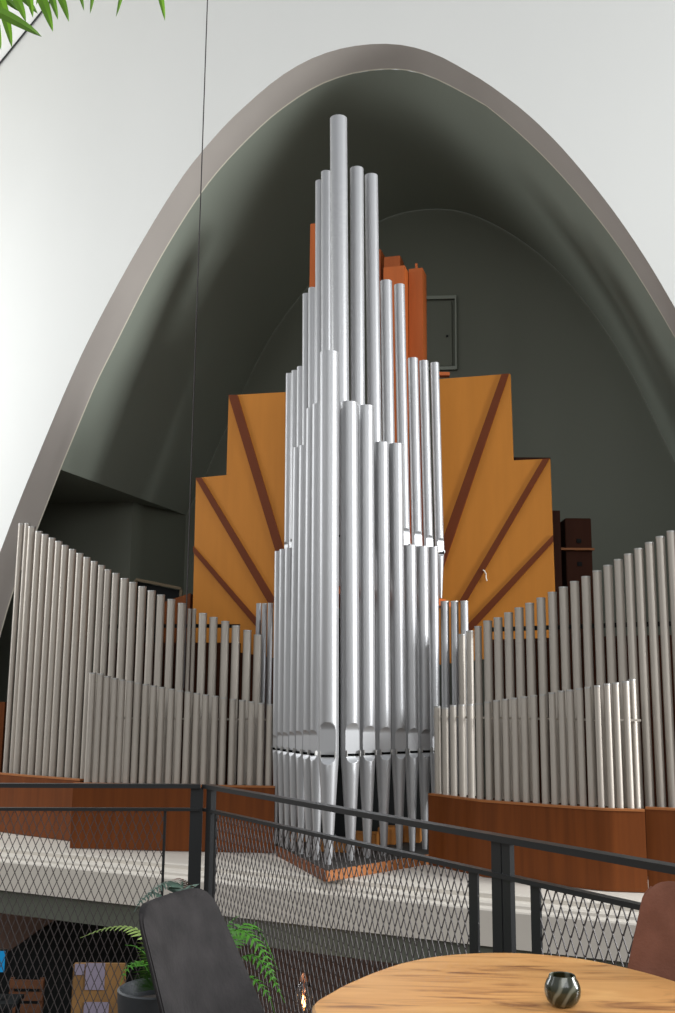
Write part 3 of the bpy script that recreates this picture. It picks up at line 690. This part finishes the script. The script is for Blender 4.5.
for xa, xb in ((203.5, 191),):
    sa, sb_ = on_left(xa), on_left(xb)
    bm = nb(); add_bar(bm, at(cor, dl, (sa+sb_)/2, -.45), at(cor, dl, (sa+sb_)/2, ZR-.022), .012, sb_-sa, up=dl); fin_w('post', bm, M['steel'], r2_)
bm = nb(); add_bar(bm, at(cor, dr, .075, -.45), at(cor, dr, .075, ZR-.022), .03, .06, up=dr); fin_w('post', bm, M['steel'], r1)
# upper floor slab on our side (ends short of the railing)
bm = nb()
pr = [at(cor, dr, .9, 0), at(cor, dr, 4.2, 0)]
inw = V(dr.y, -dr.x, 0).normalized()
if inw.y > 0: inw = -inw
pts = [V(-.93, 4.75, 0), V(pr[0].x, 4.75, 0)+inw*.12, pr[1]+inw*.2, V(pr[1].x+.2, -.8, 0), V(-.93, -.8, 0)]
pts = [V(-.93, 4.75, 0), V(-.32, 4.75, 0), pr[1]+inw*.12, V(pr[1].x, -.8, 0), V(-.93, -.8, 0)]
slab(bm, pts, -.3, 0); tag(finish('floor', bm, M['floor']), kind='structure')

# ------------------------------------------------------------------ table
import numpy as np
ZTAB = .75
tc_ = V(.4726, 2.6512, 0); TR = .5
ep = [Pz(x, y, ZTAB) for x, y in ((311, 1005), (331, 992), (355.5, 980), (380, 970), (411, 960.5), (440, 955.5), (466.7, 953.3), (495, 952.3), (522, 952.8), (550, 954.8), (577.8, 957.8), (605, 962.7), (633, 969), (675, 981))]
edge = sorted((math.atan2(p.y-tc_.y, p.x-tc_.x), math.hypot(p.x-tc_.x, p.y-tc_.y)) for p in ep)
def trad(a):
    a0_, a1_ = edge[0][0], edge[-1][0]
    if a0_ <= a <= a1_: return interp(edge, a)
    span = 2*PI-(a1_-a0_); t = ((a-a1_) % (2*PI))/span; t = t*t*(3-2*t)
    return edge[-1][1]*(1-t)+edge[0][1]*t
NA = 180; rads = [trad(-PI+2*PI*k/NA) for k in range(NA)]
for _ in range(6): rads = [(rads[k-1]+2*rads[k]+rads[(k+1) % NA])/4 for k in range(NA)]
root = empty('round_table', tc_); tag(root, 'round oak table top in the foreground at lower right', 'table')
bm = nb(); lp = []
for dr_, z in ((-.006, ZTAB), (0, ZTAB-.006), (0, ZTAB-.03), (-.006, ZTAB-.035)):
    lp.append([bm.verts.new(((rads[k]+dr_)*math.cos(-PI+2*PI*k/NA), (rads[k]+dr_)*math.sin(-PI+2*PI*k/NA), z)) for k in range(NA)])
for a, b_ in zip(lp, lp[1:]):
    for k in range(NA): bm.faces.new((a[k], a[(k+1) % NA], b_[(k+1) % NA], b_[k]))
bm.faces.new(lp[0]); bm.faces.new(lp[-1][::-1]); finish('table_top', bm, M['oak'], root)
bm = nb(); add_lathe(bm, [(0, 0), (.28, 0), (.28, .015), (.05, .03), (.04, .06), (.04, ZTAB-.05), (.18, ZTAB-.037), (0, ZTAB-.037)], 32); finish('pedestal', bm, M['steel'], root)
# tea-light holder
hp_ = Pz(563, 1006, ZTAB)
root = empty('tealight_holder', (hp_.x, hp_.y, ZTAB)); tag(root, 'small round swirled green glass tealight holder on the oak table', 'candle holder')
k = 1.0
bm = nb(); add_lathe(bm, [(0, 0), (.020*k, 0), (.029*k, .005), (.0365*k, .013), (.0410*k, .023), (.0428*k, .034), (.0415*k, .045), (.0370*k, .056), (.0325*k, .062), (.0310*k, .068), (.0295*k, .0695), (.0275*k, .068), (.028*k, .064*k), (.035*k, .050*k), (.036*k, .034*k), (.028*k, .016*k), (0, .014*k)], 40); finish('bowl', bm, M['swirl'], root)
bm = nb(); add_lathe(bm, [(0, .0145), (.020, .0145), (.020, .03), (.018, .03), (.017, .027), (0, .027)], 24); finish('tealight', bm, M['ply'], root)

# ------------------------------------------------------------------ chairs
def chair(label, m, legm, loc, rz):
    """local frame: faces +x, back along y; origin on the floor below the back's foot"""
    root = empty('dining_chair', loc, rz); tag(root, label, 'chair', None)
    # back shell: tapered, rounded at the top, slightly curved around the sitter
    bm = nb(); NU, NV = 18, 26; zb, zt_ = .46, .962; th = .036
    def pt(u, v, side):                # u -1..1 across, v 0..1 up
        wv = .260-.086*v; rr_ = .055
        # rounded top corners
        z = zb+(zt_-zb)*v
        hw = wv
        dz = zt_-z
        if dz < rr_: hw = wv-rr_+math.sqrt(max(0, rr_*rr_-(rr_-dz)**2))
        y = u*hw
        x = -.15*v-.035*v*v+.045*(abs(y)/.22)**2*(1-.3*v)
        edge = min(1, (1-abs(u))*7)*min(1, (1-v)*9+.0)
        t = th*(.35+.65*math.sqrt(max(0, edge)))
        return V(x+side*t/2, y, z)
    gr = {}
    for side in (-1, 1):
        for i in range(NU+1):
            for j in range(NV+1):
                vv = 1-(1-j/NV)**1.5
                gr[side, i, j] = bm.verts.new(pt(-1+2*i/NU, vv, side))
    for side in (-1, 1):
        for i in range(NU):
            for j in range(NV):
                f = (gr[side, i, j], gr[side, i+1, j], gr[side, i+1, j+1], gr[side, i, j+1]); bm.faces.new(f if side == 1 else f[::-1])
    for j in range(NV):
        for i in (0, NU): bm.faces.new((gr[-1, i, j], gr[1, i, j], gr[1, i, j+1], gr[-1, i, j+1]))
    for i in range(NU):
        for j in (0, NV): bm.faces.new((gr[-1, i, j], gr[1, i, j], gr[1, i+1, j], gr[-1, i+1, j]))
    back = finish('backrest', bm, m, root, 60)
    for s in (-1, 1):
        bm = nb(); pts_ = [pt(s*1.0, 1-(1-j/30)**1.5, 0)+V(0, s*.001, 0) for j in range(0, 28)]; add_tube(bm, pts_, .0035, 6); finish('piping', bm, m, back)
    bm = nb(); add_box(bm, V(.22, 0, .435), (.46, .46, .08), bev=.03); finish('seat', bm, m, root)
    for sx, sy in ((.04, 1), (.04, -1), (.40, 1), (.40, -1)):
        bm = nb(); add_tube(bm, [V(sx, sy*.17, .40), V(sx+(.04 if sx > .2 else -.05), sy*.2, 0)], .014, 10, r2=.010); finish('leg', bm, legm, root)
    return root
# grey chair: back plane from (137,912) to (205,888)
g0 = Pz(137, 913, .95); g1 = Pz(208, 889, .95); gd = (g1-g0).normalized()
gc = (g0+g1)/2; ang = math.atan2(gd.x*-1*-1, 1)
fx = V(gd.y, -gd.x, 0).normalized()
if fx.x < 0: fx = -fx
rz = math.atan2(fx.y, fx.x)
loc = gc+fx*.185+gd*.0-V(.020, 0, 0); print('CHAIR width', (g1-g0).length, rz)
chair('dark grey suede dining chair with rounded backrest, in the foreground beside the fern', M['leather'], M['steel'], (loc.x, loc.y, 0), rz)
b0 = Pz(676, 886, .95); fd = (tc_-b0); fd.z = 0; fd.normalize()
rz2 = math.radians(-118)
fd = V(math.cos(rz2), math.sin(rz2), 0); sd = V(-fd.y, fd.x, 0)
loc = b0+sd*.10+fd*.185
chair('brown suede dining chair behind the oak table at the right edge', M['leatherb'], M['steel'], (loc.x, loc.y, 0), rz2)

# ------------------------------------------------------------------ fern in pot
pc = V(-.69, 4.42, 0)
root = empty('potted_fern', pc); tag(root, 'green fern in a grey pot behind the dark grey chair', 'potted plant')
bm = nb(); add_lathe(bm, [(0, 0), (.11, 0), (.145, .14), (.158, .30), (.16, .33), (.152, .335), (.146, .33), (.142, .27), (0, .26)], 40); finish('pot', bm, M['pot'], root)
bm = nb(); add_lathe(bm, [(0, .285), (.06, .29), (.143, .272)], 24); finish('soil', bm, M['soil'], root)
def frond(pts, wmax, m, name='frond', npin=32, droop=.2):
    wmax *= 1.35
    pl = smoothc(catmull(pts, 8), 1); bm = nb(); add_tube(bm, pl, .0035, 5, r2=.001)
    n = npin; rp = resample(pl, n+3)
    for i in range(2, n+2):
        t = i/(n+2)
        if t < .28: continue
        p = rp[i]; d = (rp[min(i+1, n+2)]-rp[i-1]).normalized()
        s = d.cross(V(0, 0, 1)); s = s.normalized() if s.length > 1e-3 else V(1, 0, 0)
        wl = wmax*math.sin(PI*min(1, t*.9+.12))**.8
        for sg in (-1, 1):
            dirv = (s*sg+d*.45+V(0, 0, -droop)).normalized(); e = p+dirv*wl
            wd = d*(wl*.075+.002)
            pa = p+dirv*wl*.3+V(0, 0, .004); pb = p+dirv*wl*.7+V(0, 0, .002)
            v = [bm.verts.new(q) for q in (p-wd*.8, pa-wd, pb-wd*.6, e, pb+wd*.6, pa+wd, p+wd*.8)]
            bm.faces.new(v)
    return fin_w(name, bm, m, root, 80)
def pxf(pp): return [P(x, y, Y) for x, y, Y in pp]
cb = V(pc.x, pc.y, .29)
frond([cb]+pxf([(205, 950, 4.0), (238, 930, 3.95), (262, 950, 3.9), (279, 992, 3.85)]), .075, M['fern'], npin=38)
frond([cb]+pxf([(215, 960, 4.1), (243, 925, 4.15), (262, 935, 4.2), (278, 970, 4.2)]), .07, M['fern'])
frond([cb]+pxf([(215, 975, 4.0), (250, 955, 3.95), (270, 975, 3.9), (285, 1003, 3.85)]), .07, M['fern'], npin=36)
frond([cb]+pxf([(210, 985, 3.9), (245, 975, 3.85), (268, 995, 3.8), (276, 1020, 3.8)]), .07, M['fern'], npin=36)
frond([cb]+pxf([(205, 960, 4.2), (228, 925, 4.3), (240, 915, 4.3)]), .06, M['fern'])
frond([cb]+pxf([(210, 960, 4.2), (245, 935, 4.3), (256, 922, 4.35)]), .06, M['fern'])
frond([cb]+pxf([(155, 950, 4.1), (135, 929, 4.1), (108, 928, 4.1), (80, 938, 4.1)]), .055, M['fernp'], npin=36)
frond([cb]+pxf([(150, 975, 4.0), (140, 962, 4.0), (128, 968, 3.95), (120, 985, 3.9)]), .06, M['fern'])
frond([cb]+pxf([(152, 965, 3.9), (138, 948, 3.8), (125, 945, 3.8)]), .05, M['fern'])
frond([cb]+pxf([(168, 930, 4.3), (184, 893, 4.35), (172, 882, 4.35), (155, 889, 4.3), (137, 905, 4.25)]), .075, M['fernd'], npin=40)
frond([cb]+pxf([(160, 940, 4.25), (165, 905, 4.3), (156, 893, 4.3), (143, 899, 4.25), (134, 912, 4.2)]), .06, M['fernd'], npin=34)
frond([cb]+pxf([(180, 930, 4.3), (190, 895, 4.4), (183, 880, 4.35), (172, 880, 4.3)]), .055, M['dried'], name='dried_frond', npin=40)

# ------------------------------------------------------------------ palm leaves at the top left (hanging planter above the frame)
Yp = 2.2
root = empty('hanging_palm', P(60, -110, Yp)); tag(root, 'green palm leaves hanging into the picture at the top left corner', 'hanging plant')
bm = nb()
def blade(a, b_, w_, Y, bend=6, curl=.0):
    (x0, y0), (x1, y1) = a, b_; n = 10; ctrl = ((x0+x1)/2+bend, (y0+y1)/2-abs(bend)*.4)
    L_ = []; R_ = []; Mi = []
    for i in range(n+1):
        t = i/n; x = (1-t)**2*x0+2*t*(1-t)*ctrl[0]+t*t*x1; y = (1-t)**2*y0+2*t*(1-t)*ctrl[1]+t*t*y1
        dx = x1-x0; dy = y1-y0; l = math.hypot(dx, dy); nx, ny = -dy/l, dx/l
        w2 = w_*(math.sin(PI*min(1, .18+.82*t)))**.75 if t < 1 else 0
        Yt = Y-.12*t
        L_.append(bm.verts.new(P(x-nx*w2/2, y-ny*w2/2, Yt+.012))); R_.append(bm.verts.new(P(x+nx*w2/2, y+ny*w2/2, Yt+.004))); Mi.append(bm.verts.new(P(x, y, Yt)))
    for i in range(n):
        bm.faces.new((L_[i], Mi[i], Mi[i+1], L_[i+1])); bm.faces.new((Mi[i], R_[i], R_[i+1], Mi[i+1]))
for a, b_, w_, dY, bend in [((-25, 2), (42, 37), 11, -.15, 6), ((28, -30), (53, 32), 11, 0, 4), ((-6, -20), (12, 48), 10, .05, 3), ((45, -35), (69, 22), 9, .03, 4), ((40, -30), (58, 20), 8, .1, 3),
        ((20, -40), (33, 18), 9, .15, 2), ((6, -20), (26, 22), 9, .1, 3), ((-12, -8), (1, 50), 8, .12, 2), ((68, -40), (84, 11), 6, .05, 3), ((95, -45), (90, 14), 6, .0, 3),
        ((128, -45), (116, 17), 5.5, .05, 3), ((150, -40), (165, 21), 7, 0, 3), ((10, -30), (-4, 20), 9, .2, 0), ((-20, -20), (20, 12), 9, .22, 3), ((52, -40), (36, 5), 8, .2, 1),
        ((0, -25), (38, 14), 9, .25, 3), ((30, -40), (48, 8), 8, .25, 2)]:
    blade(a, b_, w_, Yp+dY, bend)
fin_w('leaves', bm, M['palm'], root)
bm = nb()
hub = P(40, -70, Yp)
for tx, ty in ((-25, 2), (28, -30), (45, -35), (68, -40), (95, -45), (128, -45), (150, -40), (0, -25)):
    add_tube(bm, [hub, P(tx, ty-10, Yp+.02), P(tx, ty, Yp)], .004, 6)
fin_w('stem', bm, M['palm'], root)

# ------------------------------------------------------------------ light
W = bpy.data.worlds.new('world'); bpy.context.scene.world = W; W.use_nodes = True; nt = W.node_tree; nt.nodes.clear()
out = nt.nodes.new('ShaderNodeOutputWorld'); bg = nt.nodes.new('ShaderNodeBackground'); bg.inputs['Strength'].default_value = .9
tc = nt.nodes.new('ShaderNodeTexCoord'); sp = nt.nodes.new('ShaderNodeSeparateXYZ'); nt.links.new(tc.outputs['Generated'], sp.inputs[0])
rp = nt.nodes.new('ShaderNodeValToRGB'); mr = nt.nodes.new('ShaderNodeMapRange'); mr.inputs['From Min'].default_value = -1; mr.inputs['From Max'].default_value = 1
nt.links.new(sp.outputs['Z'], mr.inputs['Value']); nt.links.new(mr.outputs[0], rp.inputs[0])
e = rp.color_ramp.elements; e[0].position = 0.30; e[0].color = (.10, .08, .065, 1); e[1].position = 1.0; e[1].color = (.85, .90, .97, 1)
q = e.new(.5); q.color = (.40, .375, .345, 1); q = e.new(.62); q.color = (.58, .58, .57, 1); q = e.new(.8); q.color = (.85, .90, .97, 1)
nt.links.new(rp.outputs[0], bg.inputs['Color']); nt.links.new(bg.outputs[0], out.inputs[0])
def area(name, loc, tgt, sx, sy, e_, col=(1, 1, 1)):
    L = bpy.data.lights.new(name, 'AREA'); L.shape = 'RECTANGLE'; L.size = sx; L.size_y = sy; L.energy = e_; L.color = col
    o = bpy.data.objects.new(name, L); C.objects.link(o); o.location = loc
    o.rotation_euler = (Vector(tgt)-Vector(loc)).to_track_quat('-Z', 'Y').to_euler(); return o
# tall nave window to the right, windows on the left, added fill behind the viewer
area('nave_window_right', (17, 4.6, 5.5), (-3.5, 17, 6), 4, 7.0, 5200, (.95, .98, 1))
area('nave_window_left', (-12.5, 15.3, 6.5), (3, 14, 6), 3, 6.0, 800, (.95, .98, 1))
area('nave_window_left_rear', (-10.0, 4.0, 8.0), (0, 14, 5), 2.5, 6.0, 150, (.95, .98, 1))
area('rear_fill', (2, -6.0, 8.5), (0, 14, 4), 9, 5, 620, (.95, .98, 1))  # unseen fill lamp added behind the camera to even out the wing pipes
vs = bpy.context.scene.view_settings; vs.view_transform = 'Standard'; vs.look = 'None'; vs.gamma = 1; vs.exposure = -0.16; vs.use_curve_mapping = False
